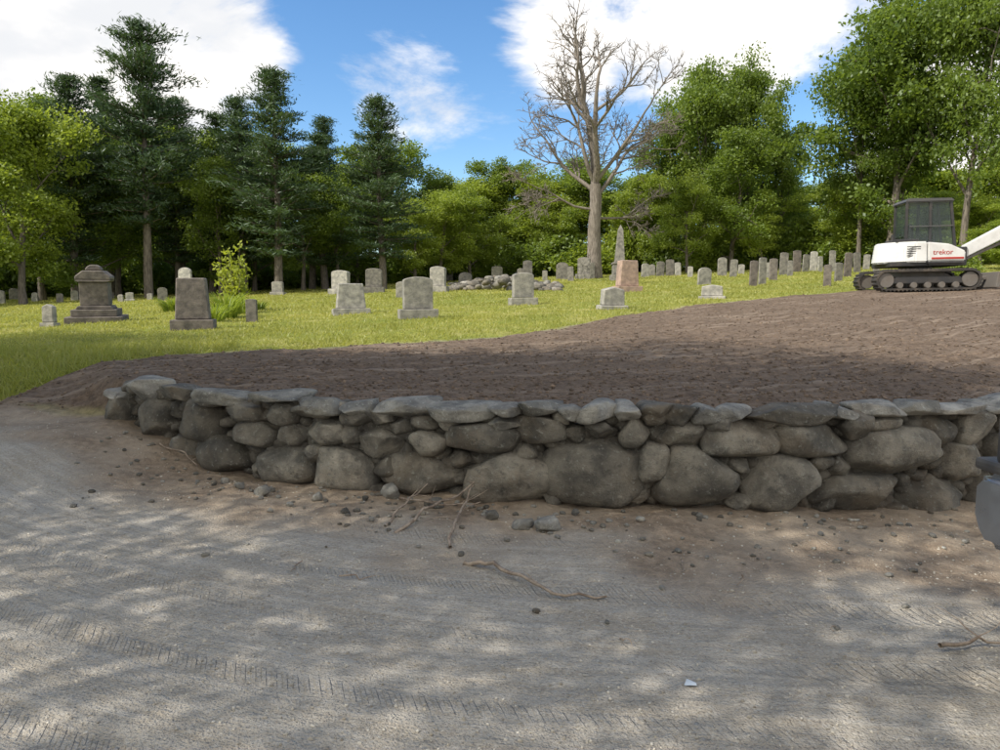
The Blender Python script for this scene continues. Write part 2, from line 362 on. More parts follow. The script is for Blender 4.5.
def scatter(name,N,xr,yr,sz,flt,mats,seed,sub=1,bias=2.):
    rng=R0(seed); mb=MB()
    V,Ff=ICO[sub]
    Y=yr[0]+(yr[1]-yr[0])*rng.rand(N)**bias; T=rng.uniform(-.8,.8,N); X=T*Y if xr is None else rng.uniform(xr[0],xr[1],N)
    keep=flt(X,Y,rng); X=X[keep];Y=Y[keep]; Z=ground_z(X,Y); n=len(X)
    S=sz[0]+(sz[1]-sz[0])*rng.rand(n)**3
    D=rng.uniform(.6,1.3,(n,1,3))*S[:,None,None]*np.array([1,1,.7])
    P=V[None]*(1+rng.uniform(-.22,.22,(n,len(V),1)))*D/2
    th=rng.uniform(0,6.28,n); c,s=np.cos(th)[:,None],np.sin(th)[:,None]
    P=np.stack([P[:,:,0]*c-P[:,:,1]*s,P[:,:,0]*s+P[:,:,1]*c,P[:,:,2]],-1)+np.stack([X,Y,Z+S*.12],-1)[:,None,:]
    Fa=(Ff[None]+(np.arange(n)*len(V))[:,None,None]).reshape(-1,3)
    mb.add(P.reshape(-1,3),Fa,0,False,np.repeat(rng.rand(n),len(V)))
    mb.obj(name,mats)
M_peb=stone_mat('pebble',(.30,.27,.22),(.58,.55,.49),lf=.1,dark=.8)
M_clod=stone_mat('clod',(.095,.068,.048),(.225,.165,.12),lf=0.0,dark=.7)
scatter('gravel',24000,None,(1.6,7.5),(.004,.018),lambda x,y,r:(y<yw(x)-.1)&(vnoise(x,y,.8,3)+r.rand(len(x))*.7>.1),[M_peb],1)
scatter('soil_clods',30000,None,(5.4,20),(.012,.05),lambda x,y,r:(masks(x,y)[0]>.6),[M_clod],2,bias=1.5)

# ------------------------------------------------------------ grass
M_grass=leaf_mat('grass_blade',(.17,.20,.035),(.47,.45,.12),.4)
def grass():
    rng=R0(8); N=230000
    Y=7+(50-7)*rng.rand(N)**1.5; X=rng.uniform(-.85,.85,N)*Y
    s,g,d=masks(X,Y); k=(g>.45+.3*rng.rand(N))&(vnoise(X,Y,1.3,2)+rng.rand(N)*1.2>.05); X=X[k];Y=Y[k];n=len(X)
    Z=ground_z(X,Y)
    h=(.025+.04*rng.rand(n)+.05*np.maximum(0,vnoise(X,Y,.7,6)))*(1+Y*.008)
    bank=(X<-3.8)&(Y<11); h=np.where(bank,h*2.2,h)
    w=.004+.0007*Y; th=rng.uniform(0,6.28,n)
    B=np.stack([np.cos(th)*w,np.sin(th)*w,0*w],-1); L=rng.normal(size=(n,2))*(h*.6)[:,None]
    C=np.stack([X,Y,Z-.01],-1); T=C+np.stack([L[:,0],L[:,1],h],-1)
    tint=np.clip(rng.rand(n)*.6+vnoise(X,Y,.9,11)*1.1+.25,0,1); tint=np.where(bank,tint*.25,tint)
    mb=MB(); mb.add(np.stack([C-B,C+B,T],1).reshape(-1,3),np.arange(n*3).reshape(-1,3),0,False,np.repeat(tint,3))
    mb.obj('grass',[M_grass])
grass()

# ------------------------------------------------------------ trees
def curve_path(rng,p,d,L,K,wig,grav):
    P=[np.array(p,float)]; d=np.array(d,float)
    for _ in range(K):
        d=d+rng.normal(size=3)*wig+np.array([0,0,grav]); d/=np.linalg.norm(d); P.append(P[-1]+d*L/K)
    return np.array(P)
def decid(seed,H=12,R=4,tr=.22,cb=.28,nl=210,ls=.105,limbs=15,leaf=None,cs=.135):
    rng=R0(seed); mb=MB()
    K=8; T=curve_path(rng,(0,0,-.3),(0,0,1),H*.82,K,.06,.06); rad=np.linspace(tr,tr*.25,K+1); rad[0]*=1.35
    tube(mb,T,rad,9,0)
    C=[]
    for i in range(limbs):
        f=cb+(1-cb)*(i+.5)/limbs; ft=min(f*K/.98,K-.01)*.98; k=int(ft); p=T[k]+(T[min(k+1,K)]-T[k])*(ft-k)
        az=i*2.4+rng.uniform(-.5,.5); el=.25+f*.9+rng.uniform(-.2,.25)
        g=(f-cb)/(1-cb); prof=(math.sin(math.pi*min(1,.22+g*.8))**.6)
        L=R*prof*rng.uniform(.65,1.25)
        d=np.array([math.cos(az)*math.cos(el),math.sin(az)*math.cos(el),math.sin(el)])
        P=curve_path(rng,p,d,L,5,.14,.07); r0=np.interp(ft,range(K+1),rad)*.5
        tube(mb,P,np.linspace(r0,.02,6),6,0)
        for j in range(7):
            q=P[1+j%5 if j<5 else 5]; dd=d*.6+rng.normal(size=3)*.7+np.array([0,0,.15]); dd/=np.linalg.norm(dd)
            l=L*rng.uniform(.25,.5); Q=curve_path(rng,q,dd,l,3,.2,.05); tube(mb,Q,np.linspace(r0*.35,.012,4),4,0)
            C+=[Q[3],Q[2]] if rng.rand()<.8 else [Q[3]]
        C.append(P[5])
    for _ in range(6): C.append(T[K]+rng.normal(size=3)*R*.16)
    pts=[];
    for c in C:
        s=R*cs*rng.uniform(.45,1.3); n=int(nl*rng.uniform(.5,1.4)*(s/(R*cs))**1.5)
        g=rng.normal(size=(n,3)); rr=np.linalg.norm(g,axis=1)[:,None]; g=g/rr*np.minimum(rr,2.3)*s; g[:,2]*=.5; pts.append(c+g)
    leaves(mb,np.concatenate(pts),ls,.6,rng,1)
    return mb.mesh('deciduous_tree',[M_bark,leaf or M_leafA]),H,R
def pine(seed,H=15,R=3.0,cb=.2,ragged=.5,top=.75):
    rng=R0(seed); mb=MB(); K=8
    T=curve_path(rng,(0,0,-.3),(0,0,1),H,K,.02,.05); rad=np.linspace(.24,.03,K+1); tube(mb,T,rad,8,0)
    pts=[];dirs=[]
    nw=22
    for i in range(nw):
        f=cb+(1-cb)*(i/nw)**.95; ft=f*K; k=min(int(ft),K-1); p=T[k]+(T[k+1]-T[k])*(ft-k); whl=rng.uniform(1-ragged,1.12)
        for j in range(rng.randint(5,8)):
            az=rng.uniform(0,6.28); g=(f-cb)/(1-cb)
            L=(R*(1-g)**top*min(1,.55+g*2.2)+.3)*whl*rng.uniform(.5,1.15); el=-.02+.5*g+rng.uniform(-.12,.15)
            d=np.array([math.cos(az)*math.cos(el),math.sin(az)*math.cos(el),math.sin(el)])
            P=curve_path(rng,p,d,L,4,.06,.05); tube(mb,P,np.linspace(.05*(1-g)+.02,.01,5),4,0)
            for u in np.arange(.25,1.05,.34/max(L,.6)):
                q=P[0]+(P[4]-P[0])*u
                n=int(rng.uniform(24,50)); s=.24*rng.uniform(.7,1.5)
                g3=rng.normal(size=(n,3))*s; g3[:,2]*=.4; pts.append(q+g3+np.array([0,0,.05])); dirs.append(np.tile(d+np.array([0,0,.5]),(n,1)))
    leaves(mb,np.concatenate(pts),.15,.22,rng,1,dirs=np.concatenate(dirs),up=.1)
    return mb.mesh('pine_tree',[M_bark,M_needle]),H,R
def bush(seed,leaf,H=2.0,R=1.6,n=4500,ls=.09):
    rng=R0(seed); mb=MB(); pts=[]
    for i in range(26):
        az=rng.uniform(0,6.28); el=rng.uniform(.4,1.5); d=np.array([math.cos(az)*math.cos(el),math.sin(az)*math.cos(el),math.sin(el)])
        P=curve_path(rng,(0,0,0),d,H*rng.uniform(.5,1.05),4,.12,.03); P[:,:2]*=R/H*1.2; tube(mb,P,np.linspace(.02,.005,5),4,0)
        for q in P[1:]: 
            m=int(n/104); pts.append(q+rng.normal(size=(m,3))*np.array([.22,.22,.16])*R/1.6)
    leaves(mb,np.concatenate(pts),ls,.55,rng,1); return mb.mesh('shrub',[M_bark,leaf]),H,R
DE=[decid(11,12,4.2),decid(12,12,3.8,limbs=17,nl=190,cs=.12),decid(13,12,4.5,limbs=14,cb=.2,leaf=M_leafB,cs=.12),decid(14,12,3.6,cb=.15,leaf=M_leafB),decid(15,12,4.0,cb=.12,nl=210)]
PI=[pine(21,top=.6),pine(22,R=2.6,ragged=.6),pine(23,R=3.4,ragged=.6,cb=.3,top=.5)]
BU=[bush(31,M_leafA),bush(32,M_leafB)]
def put(name,spec,x,y,H,Rw,rot):
    me,h,r=spec; o=bpy.data.objects.new(name,me); scene.collection.objects.link(o)
    o.location=(x,y,float(ground_z(x,y,False))-.05); o.scale=(Rw/r,Rw/r,H/h); o.rotation_euler=(0,0,rot); return o
rg=R0(77)
def tree(kind,v,px,topy,Y,wpx):
    t,e=bear(px,topy); x=t*Y; H=CAMH+e*Y-float(ground_z(x,Y,False))
    put('pine_tree' if kind=='p' else 'deciduous_tree',(PI if kind=='p' else DE)[v],x,Y,H,wpx/2*Y/F,rg.uniform(0,6.28))
for a in [('p',2,135,16,37,135),('p',0,62,66,38,110),('p',0,272,60,37,115),('p',0,238,92,41,90),('p',0,380,92,38,100),('p',1,322,146,42,90),('p',1,205,105,42,90),('p',1,100,66,44,100),('p',1,308,128,44,80),('p',0,170,90,42,90),
 ('d',3,8,70,34,120),('d',0,30,85,40,130),('d',4,75,130,39,110),('d',1,110,120,43,100),('d',4,178,125,43,110),('d',0,215,155,40,90),('d',4,250,155,43,90),('d',1,300,160,41,80),('d',0,335,175,42,80),('d',4,355,180,46,80),('d',3,415,190,44,60),
 ('d',3,438,180,46,70),('d',2,470,185,48,80),('d',4,500,155,54,80),('d',2,535,165,52,70),('d',3,560,185,50,60),('d',4,445,170,54,70),
 ('d',3,650,160,48,70),('d',1,676,98,50,85),('d',0,708,60,48,110),('d',1,752,46,49,95),('d',4,735,125,45,100),('d',2,690,170,44,70),('d',4,788,115,48,60),('d',2,765,190,45,70),
 ('d',3,820,205,46,60),('d',2,855,170,44,80),('d',0,868,45,42,100),('d',1,905,-30,40,150),('d',4,900,125,41,90),('d',0,985,-60,37,140),('d',2,985,195,38,80),('d',2,940,185,42,80),('d',3,1012,210,32,70),('d',2,617,205,54,55)]: tree(*a)
for row,(Y0,n) in enumerate(((55,26),(66,22))):
    for i in range(n):
        x=-66+i*(5.2+row)+rg.uniform(-1.5,1.5); y=Y0+rg.uniform(-2,2); t=x/y
        Ht=np.interp(t,[-.8,-.35,-.15,.0,.12,.3,.42,.5,.8],[14,12,10,8.5,8.,8.5,6,7,11])*rg.uniform(.85,1.1)
        if t<-.1 and rg.rand()<.4: put('pine_tree',PI[rg.randint(3)],x,y,Ht*1.1,2.8,rg.uniform(0,6))
        else: put('deciduous_tree',DE[rg.choice([4,0,3,2,4])],x,y,Ht,3.9,rg.uniform(0,6))
for i in range(64):
    t=-.8+1.6*i/63; Y=np.interp(t,[-.8,-.3,0,.3,.8],[44,47,50,48,40])+rg.uniform(-2,4)
    put('shrub',BU[rg.randint(2) if t>-.1 else 0],t*Y,Y,rg.uniform(1.6,3.8),rg.uniform(1.6,2.6),rg.uniform(0,6))
for (x,y,H,Rw) in [(-31,30,14,4.5),(-35,38,14,4.5),(-36,24,15,5)]:
    put('deciduous_tree',DE[rg.randint(5)],x,y,H,Rw,rg.uniform(0,6))
# roadside shade trees: canopies left of and behind the viewer
SH=decid(51,14,4.4,tr=.26,cb=.42,nl=210,ls=.085,limbs=16,cs=.18)
SH2=decid(52,14,4.4,tr=.16,cb=.45,nl=22,ls=.085,limbs=11,cs=.25)
for (x,y,H,Rw,k) in [(-13,3.8,14,3.8,0),(-9,3.4,13.0,3.1,0),(-5.6,2.2,12.3,2.7,0),(-18,6.4,13,4.1,0),(-11,-2.4,14,4.4,1),(-5.5,-3.6,13.5,4.0,1)]:
    put('deciduous_tree',(SH,SH2)[k],x,y,H,Rw,rg.uniform(0,6))

def dead_tree(px,y,topy):
    t,e=bear(px,topy); x=t*y; z=float(ground_z(x,y)); H=CAMH+e*y-z; rng=R0(5); mb=MB()
    def br(p,d,L,r,lv):
        K=5 if lv<3 else 3; P=curve_path(rng,p,d,L,K,.13+.03*lv,.05 if lv<3 else .0); tube(mb,P,np.linspace(r,r*.5,K+1),9 if lv<2 else 5 if lv<4 else 3,0)
        if lv>=5: return
        n=[0,4,4,4,3][lv] if lv else 0
        for i in range(n):
            u=rng.uniform(.3,1); k=min(int(u*K),K-1); q=P[k]+(P[k+1]-P[k])*(u*K-k)
            dd=(P[-1]-P[0])/np.linalg.norm(P[-1]-P[0]); s=rng.normal(size=3); s-=dd*(s@dd); s/=np.linalg.norm(s)
            w=rng.uniform(.6,1.15); d2=dd+s*w+np.array([0,0,.15]); d2/=np.linalg.norm(d2)
            br(q,d2,L*rng.uniform(.38,.62),max(r*.45,.018),lv+1)
        if lv: br(P[-1],dd,L*.5,max(r*.48,.016),lv+1)
    s=H/14.5
    T=np.array([(0,0,-.2),(.02,0,1.2),(.0,.05,2.8),(.08,0,4.3),(.02,0,5.2)])*s; tube(mb,T,[.55,.40,.35,.33,.31],12)
    top=T[-1]
    for d,L,r,st in [((-.16,.1,1),5.0,.24,1.),((.36,-.1,1),4.8,.21,1.),((-.8,.2,.75),4.0,.13,.92),((.8,.3,.6),3.9,.13,.85),((-.45,-.4,.9),4.2,.13,1.),((.15,.6,1),4.0,.12,.95),((-1,-.2,.3),3.0,.08,.74),((1,.1,.12),2.8,.08,.66),((.6,-.4,.8),4.2,.12,1.)]:
        d=np.array(d,float); d/=np.linalg.norm(d); q=T[0]+(top-T[0])*st; br(q,d,L*s,r,1)
    o=mb.obj('dead_tree',[M_dead]); o.location=(x,y,z)
dead_tree(597,41,10)
# ------------------------------------------------------------ graves
def extr(mb,prof,depth,y0=0,mat=0,col=.5,bev=.012):
    bm=bmesh.new(); vs=[bm.verts.new((a,y0-depth/2,b)) for a,b in prof]; f=bm.faces.new(vs)
    r=bmesh.ops.extrude_face_region(bm,geom=[f]); bmesh.ops.translate(bm,verts=[v for v in r['geom'] if isinstance(v,bmesh.types.BMVert)],vec=(0,depth,0))
    bmesh.ops.recalc_face_normals(bm,faces=bm.faces)
    if bev: bmesh.ops.bevel(bm,geom=[e for e in bm.edges],offset=bev,segments=1,affect='EDGES',clamp_overlap=True)
    bmesh.ops.triangulate(bm,faces=bm.faces); bm.verts.index_update()
    mb.add(np.array([v.co[:] for v in bm.verts]),np.array([[v.index for v in q.verts] for q in bm.faces]),mat,False,col); bm.free()
def rect(w,z0,z1,w2=None): w2=w if w2 is None else w2; return [(-w/2,z0),(w/2,z0),(w2/2,z1),(-w2/2,z1)]
def arch(w,z0,z1,rise): return [(-w/2,z0),(w/2,z0)]+[(w/2*math.cos(a),z1-rise+rise*math.sin(a)) for a in np.linspace(0,math.pi,11)]
def grave(px,base,top,w,kind,mat,rot=None,name='gravestone',dz=0):
    x,y,z=ground_hit(px,base,50); k=y/F; H=CAMH+bear(px,top)[1]*y-z; W=w*k; rng=R0(int(px*7+base)); mb=MB(); c=rng.rand()
    if kind=='tablet': extr(mb,arch(W,-.1,H,W*.3),max(.07,W*.2),col=c)
    elif kind=='thin': extr(mb,arch(W,-.1,H,W*.15),.08,col=c)
    elif kind=='block':
        extr(mb,rect(W,-.1,H*.24),W*.62,col=c); extr(mb,arch(W*.76,H*.245,H,H*.09),W*.36,col=c,bev=.018)
    elif kind=='flat':
        extr(mb,rect(W,-.1,H*.2),W*.6,col=c); extr(mb,[(-W*.4,H*.205),(W*.4,H*.205),(W*.38,H*.88),(0,H),(-W*.38,H*.88)],W*.4,col=c,bev=.02)
    elif kind=='slant':
        extr(mb,rect(W,-.1,H*.2),W*.66,col=c)
        extr(mb,rect(W*.8,H*.205,H,W*.66),W*.42,col=c,bev=.02)
    elif kind=='monument':
        extr(mb,rect(W,-.1,H*.12),W,col=c); extr(mb,rect(W*.8,H*.125,H*.24),W*.8,col=c); extr(mb,rect(W*.66,H*.245,H*.30,W*.58),W*.62,col=c)
        extr(mb,rect(W*.5,H*.305,H*.70),W*.5,col=c); extr(mb,rect(W*.52,H*.705,H*.74,W*.64),W*.6,col=c)
        extr(mb,[(-W*.31,H*.745),(W*.31,H*.745),(W*.31,H*.80),(W*.17,H*.90),(-W*.17,H*.90),(-W*.31,H*.80)],W*.58,col=c,bev=.02)
        extr(mb,[(-W*.15,H*.905),(W*.15,H*.905),(W*.12,H*.96),(W*.05,H),(-W*.05,H),(-W*.12,H*.96)],W*.28,col=c,bev=.02)
    elif kind=='obelisk':
        extr(mb,rect(W,-.1,H*.1),W,col=c); extr(mb,rect(W*.75,H*.105,H*.28),W*.75,col=c); extr(mb,rect(W*.85,H*.285,H*.32),W*.85,col=c)
        v=[];b=W*.27;t=W*.14
        for zz,r in ((H*.325,b),(H*.9,t)): v+=[(-r,-r,zz),(r,-r,zz),(r,r,zz),(-r,r,zz)]
        v.append((0,0,H)); mb.add(v,[[0,1,5,4],[1,2,6,5],[2,3,7,6],[3,0,4,7]],0,False,c); mb.add(v,[[4,5,8],[5,6,8],[6,7,8],[7,4,8]],0,False,c)
    o=mb.obj(name,[mat]); o.location=(x,y,z-.02+dz); o.rotation_euler=(rng.uniform(-.04,.04),rng.uniform(-.05,.05) if kind in('thin','tablet') else rng.uniform(-.015,.015),rng.uniform(-.3,.3) if rot is None else rot)
L,D,Pk,S=M_granL,M_granD,M_granP,M_slate
G=[(98,322,264,50,'monument',D,.35,'grave_monument'),(50,327,303,16,'flat',L),(194,329,277,40,'slant',D,.25),(186,300,267,14,'tablet',L),(252,321,298,11,'thin',S),(278,295,281,14,'block',L),
(341,294,270,22,'block',L),(351,314,283,36,'slant',L,.3),(374,293,268,21,'block',S),(401,298,281,10,'tablet',L),(418,319,276,38,'block',L,.25),(409,313,286,8,'tablet',L),(438,292,266,20,'block',L),
(425,300,285,10,'tablet',S),(465,284,272,13,'tablet',S),(497,280,266,14,'block',L),(523,305,272,27,'block',L,.2),(528,288,260,9,'thin',S),(521,280,268,7,'thin',S),(562,280,262,12,'tablet',S),(584,279,257,16,'block',S),(571,281,266,6,'thin',S),
(612,309,286,28,'flat',L,.2),(627,292,260,26,'slant',Pk,.3),(619,280,224,17,'obelisk',S,0,'grave_obelisk'),(634,284,262,6,'thin',S),(645,277,263,8,'tablet',L),(652,276,264,6,'tablet',L),(660,276,261,8,'tablet',S),(670,276,259,8,'thin',S),(678,276,262,6,'thin',L),
(704,285,267,14,'tablet',L),(712,298,284,26,'flat',L,-.3),(722,276,257,9,'tablet',S),(733,277,259,7,'thin',S),(741,274,264,6,'thin',L),(753,286,260,8,'thin',D),(762,284,257,8,'thin',S),(773,280,258,8,'thin',D),(768,278,262,5,'thin',L),(783,275,252,8,'thin',S),(790,276,260,5,'thin',S),
(797,272,250,8,'thin',D),(805,272,254,7,'thin',S),(813,271,251,7,'thin',L),(827,286,264,7,'thin',D),(838,282,262,8,'thin',S),(847,277,252,8,'thin',D),(857,272,252,7,'thin',S),(866,270,254,6,'thin',S),(832,272,250,6,'thin',S),(820,272,256,5,'thin',L),(876,272,250,6,'thin',S),
(75,301,290,7,'tablet',L),(84,300,291,6,'tablet',S),(130,301,292,9,'block',L),(121,302,294,6,'tablet',L),(163,301,287,9,'tablet',S),(60,303,293,6,'thin',S),(35,302,292,8,'tablet',L),(14,300,288,10,'thin',S),(2,304,290,8,'tablet',L),(150,300,293,6,'thin',L),(112,299,292,5,'thin',S),(592,279,262,5,'thin',S),(545,281,270,5,'thin',S),(450,281,271,6,'thin',L),(690,277,266,5,'thin',L)]
for g in G: grave(*g)
def pile():
    rng=R0(3); mb=MB()
    for i in range(230):
        px=rng.uniform(449,560); py=rng.uniform(285,291) ; x,y,z=ground_hit(px,py); s=rng.uniform(.18,.42); hh=(1-abs(px-500)/62)*.5*rng.rand()
        stone(mb,rng,(x,y+rng.uniform(-.3,.6),z+hh),(s*1.3,s,s*.75),rng.uniform(0,3),rng.uniform(-.3,.3),2,cuts=5,col=rng.rand(),mat=int(rng.rand()<.25))
    mb.obj('rock_pile',[M_wall,M_cap])
pile()
x,y,z=ground_hit(238,312); put('flowering_shrub',bush(41,leaf_mat('leaf_yellow',(.20,.25,.03),(.42,.46,.06)),H=1.5,R=.75,n=1500,ls=.06),x,y,1.95,.7,.3)
def lily(px,py,Hh,Rr,n,name='daylily_clump'):
    x,y,z=ground_hit(px,py); rng=R0(int(px)); mb=MB()
    for i in range(n):
        az=rng.uniform(0,6.28); d=np.array([math.cos(az),math.sin(az),0]); L=rng.uniform(.5,1); b=d*rng.uniform(0,Rr*.4)
        u=np.linspace(0,1,6)[:,None]; Pm=b+d*Rr*L*u**1.3+np.array([0,0,1.])*Hh*L*(u*1.7-u*u*.95); w=np.array([-d[1],d[0],0])*.018*(1-u*.9)
        V=np.stack([Pm-w,Pm+w],1).reshape(-1,3); k=np.arange(5)[:,None]*2; mb.add(V,np.concatenate([k,k+1,k+3,k+2],1),0,True,rng.rand())
    o=mb.obj(name,[M_leafB]); o.location=(x,y,z-.02)
lily(226,318,.95,.75,200); lily(214,322,.6,.6,120); lily(172,312,.65,.7,150); lily(243,314,.7,.6,120); lily(260,310,.4,.4,70)
for (px,py,h) in [(975,288,1.0),(990,284,1.3),(1010,286,1.2)]:
    x,y,z=ground_hit(px,py,26); put('shrub',BU[1],x,y+2.2,h,.9,px)

# ------------------------------------------------------------ sticks
def stick(pts,r,seed,twigs=0,name='fallen_branch',lift=.014):
    rng=R0(seed); mb=MB(); P=[]; r*=1.15
    for px,py,l in pts:
        x,y,z=ground_hit(px,py); P.append((x,y,z+lift+l))
    P=np.array(P); u=np.linspace(0,len(P)-1,len(P)*3); Q=np.stack([np.interp(u,range(len(P)),P[:,k]) for k in range(3)],1)+rng.normal(size=(len(u),3))*.008
    tube(mb,Q,np.linspace(r,r*.4,len(Q)),6)
    for _ in range(twigs):
        k=rng.randint(2,len(Q)-1); d=rng.normal(size=3); d[2]=abs(d[2])*.3+.1; d/=np.linalg.norm(d); tube(mb,curve_path(rng,Q[k],d,rng.uniform(.08,.25),4,.15,0),np.linspace(r*.4,.0015,5),4)
    mb.obj(name,[M_twig])
stick([(462,565,.0),(490,570,.03),(520,583,.03),(560,597,.01),(608,600,0)],.013,1,2)
stick([(395,533,0),(430,520,.06),(460,508,.1),(490,497,.2)],.011,2,5)
stick([(448,548,0),(458,525,.03),(470,505,.1),(478,500,.16)],.010,3,4)
stick([(385,528,0),(405,512,.04),(425,500,.1)],.009,4,4)
stick([(400,500,0),(440,515,.05),(480,512,.05)],.008,6,3)
stick([(938,655,0),(970,650,.02),(1010,645,0)],.010,5,2)
stick([(680,563,0),(684,575,0)],.006,7); stick([(744,580,0),(738,590,0)],.005,8); stick([(620,640,0),(632,647,.0)],.004,9); stick([(835,628,0),(832,636,.01)],.004,10); stick([(160,448,0),(185,462,.05),(200,470,0)],.008,12,3)
stick([(340,578,0),(375,580,0)],.005,13); stick([(300,560,0),(290,575,0)],.004,14)
x,y,z=ground_hit(684,688); mb=MB(); mb.add([(0,0,.004),(.05,-.012,.01),(.055,.02,.004),(.02,.035,.014)],[[0,1,2,3]]); o=mb.obj('paper_scrap',[plain('paper',(.6,.66,.7),.6)]); o.location=(x,y,z+.004)

# ------------------------------------------------------------ excavator / truck builders
def box(name,parent,c,s,mat,bev=.02,rot=(0,0,0),seg=2):
    bm=bmesh.new(); bmesh.ops.create_cube(bm,size=1)
    for v in bm.verts:
        v.co.x*=s[0];v.co.y*=s[1];v.co.z*=s[2]
    if bev: bmesh.ops.bevel(bm,geom=list(bm.edges),offset=bev,segments=seg,affect='EDGES',profile=.6,clamp_overlap=True)
    me=bpy.data.meshes.new(name); bm.to_mesh(me); bm.free(); me.materials.append(mat)
    o=bpy.data.objects.new(name,me); scene.collection.objects.link(o); o.location=c; o.rotation_euler=rot; o.parent=parent; return o
def prism(name,parent,prof,y0,y1,mat,bev=.02,seg=2):
    bm=bmesh.new(); vs=[bm.verts.new((a,y0,b)) for a,b in prof]; f=bm.faces.new(vs)
    r=bmesh.ops.extrude_face_region(bm,geom=[f]); bmesh.ops.translate(bm,verts=[v for v in r['geom'] if isinstance(v,bmesh.types.BMVert)],vec=(0,y1-y0,0))
    bmesh.ops.recalc_face_normals(bm,faces=bm.faces)
    if bev: bmesh.ops.bevel(bm,geom=list(bm.edges),offset=bev,segments=seg,affect='EDGES',clamp_overlap=True)
    me=bpy.data.meshes.new(name); bm.to_mesh(me); bm.free(); me.materials.append(mat)
    o=bpy.data.objects.new(name,me); scene.collection.objects.link(o); o.parent=parent; return o
def cyl(name,parent,c,r,l,mat,axis='Y',n=24,bev=.01,r2=None):
    bm=bmesh.new(); bmesh.ops.create_cone(bm,cap_ends=True,segments=n,radius1=r,radius2=r if r2 is None else r2,depth=l)
    if bev: bmesh.ops.bevel(bm,geom=[e for e in bm.edges if len(e.link_faces)==2 and e.calc_face_angle()>1],offset=bev,segments=2,affect='EDGES')
    if axis=='Y': bmesh.ops.rotate(bm,verts=bm.verts,matrix=Matrix.Rotation(math.pi/2,3,'X'))
    if axis=='X': bmesh.ops.rotate(bm,verts=bm.verts,matrix=Matrix.Rotation(math.pi/2,3,'Y'))
    me=bpy.data.meshes.new(name); bm.to_mesh(me); bm.free(); me.materials.append(mat)
    o=bpy.data.objects.new(name,me); scene.collection.objects.link(o); o.location=c; o.parent=parent; return o
def beam(name,parent,a,b,w,t,mat,bev=.015,y=0):
    a=np.array(a,float);b=np.array(b,float); m=(a+b)/2; L=np.linalg.norm(b-a); ang=math.atan2(b[1]-a[1],b[0]-a[0])
    return box(name,parent,(m[0],y,m[1]),(L,w,t),mat,bev,(0,-ang,0))
M_white=plain('white_paint',(.72,.72,.70),.35,dirt=.22); M_black=plain('black_rubber',(.035,.032,.03),.8,dirt=.7); M_steel=plain('dusty_steel',(.18,.165,.15),.6,.3,dirt=.6)
M_dkg=plain('dark_frame',(.03,.03,.032),.45,dirt=.25); M_red=plain('red_paint',(.45,.03,.02),.4); M_grey=plain('grey_frame',(.08,.08,.08),.45,dirt=.3)
def glass(name,c=(.02,.03,.03),k=.65,tc=(.75,.8,.78)):
    m,nt,out=mk(name); a=nd(nt,'ShaderNodeBsdfPrincipled',Base_Color=(*c,1),Roughness=.06); a.inputs['Specular IOR Level'].default_value=.8
    t=nd(nt,'ShaderNodeBsdfTransparent',Color=(*tc,1)); mx=nd(nt,'ShaderNodeMixShader',i0=k,i1=a,i2=t); nt.links.new(mx.outputs[0],out.inputs[0]); return m
M_glass=glass('tinted_glass'); M_cabglass=glass('cab_glass',(.08,.10,.095),.76,(.93,.96,.94)); M_chrome=plain('bumper_chrome',(.42,.45,.50),.22,.9,dirt=.3)
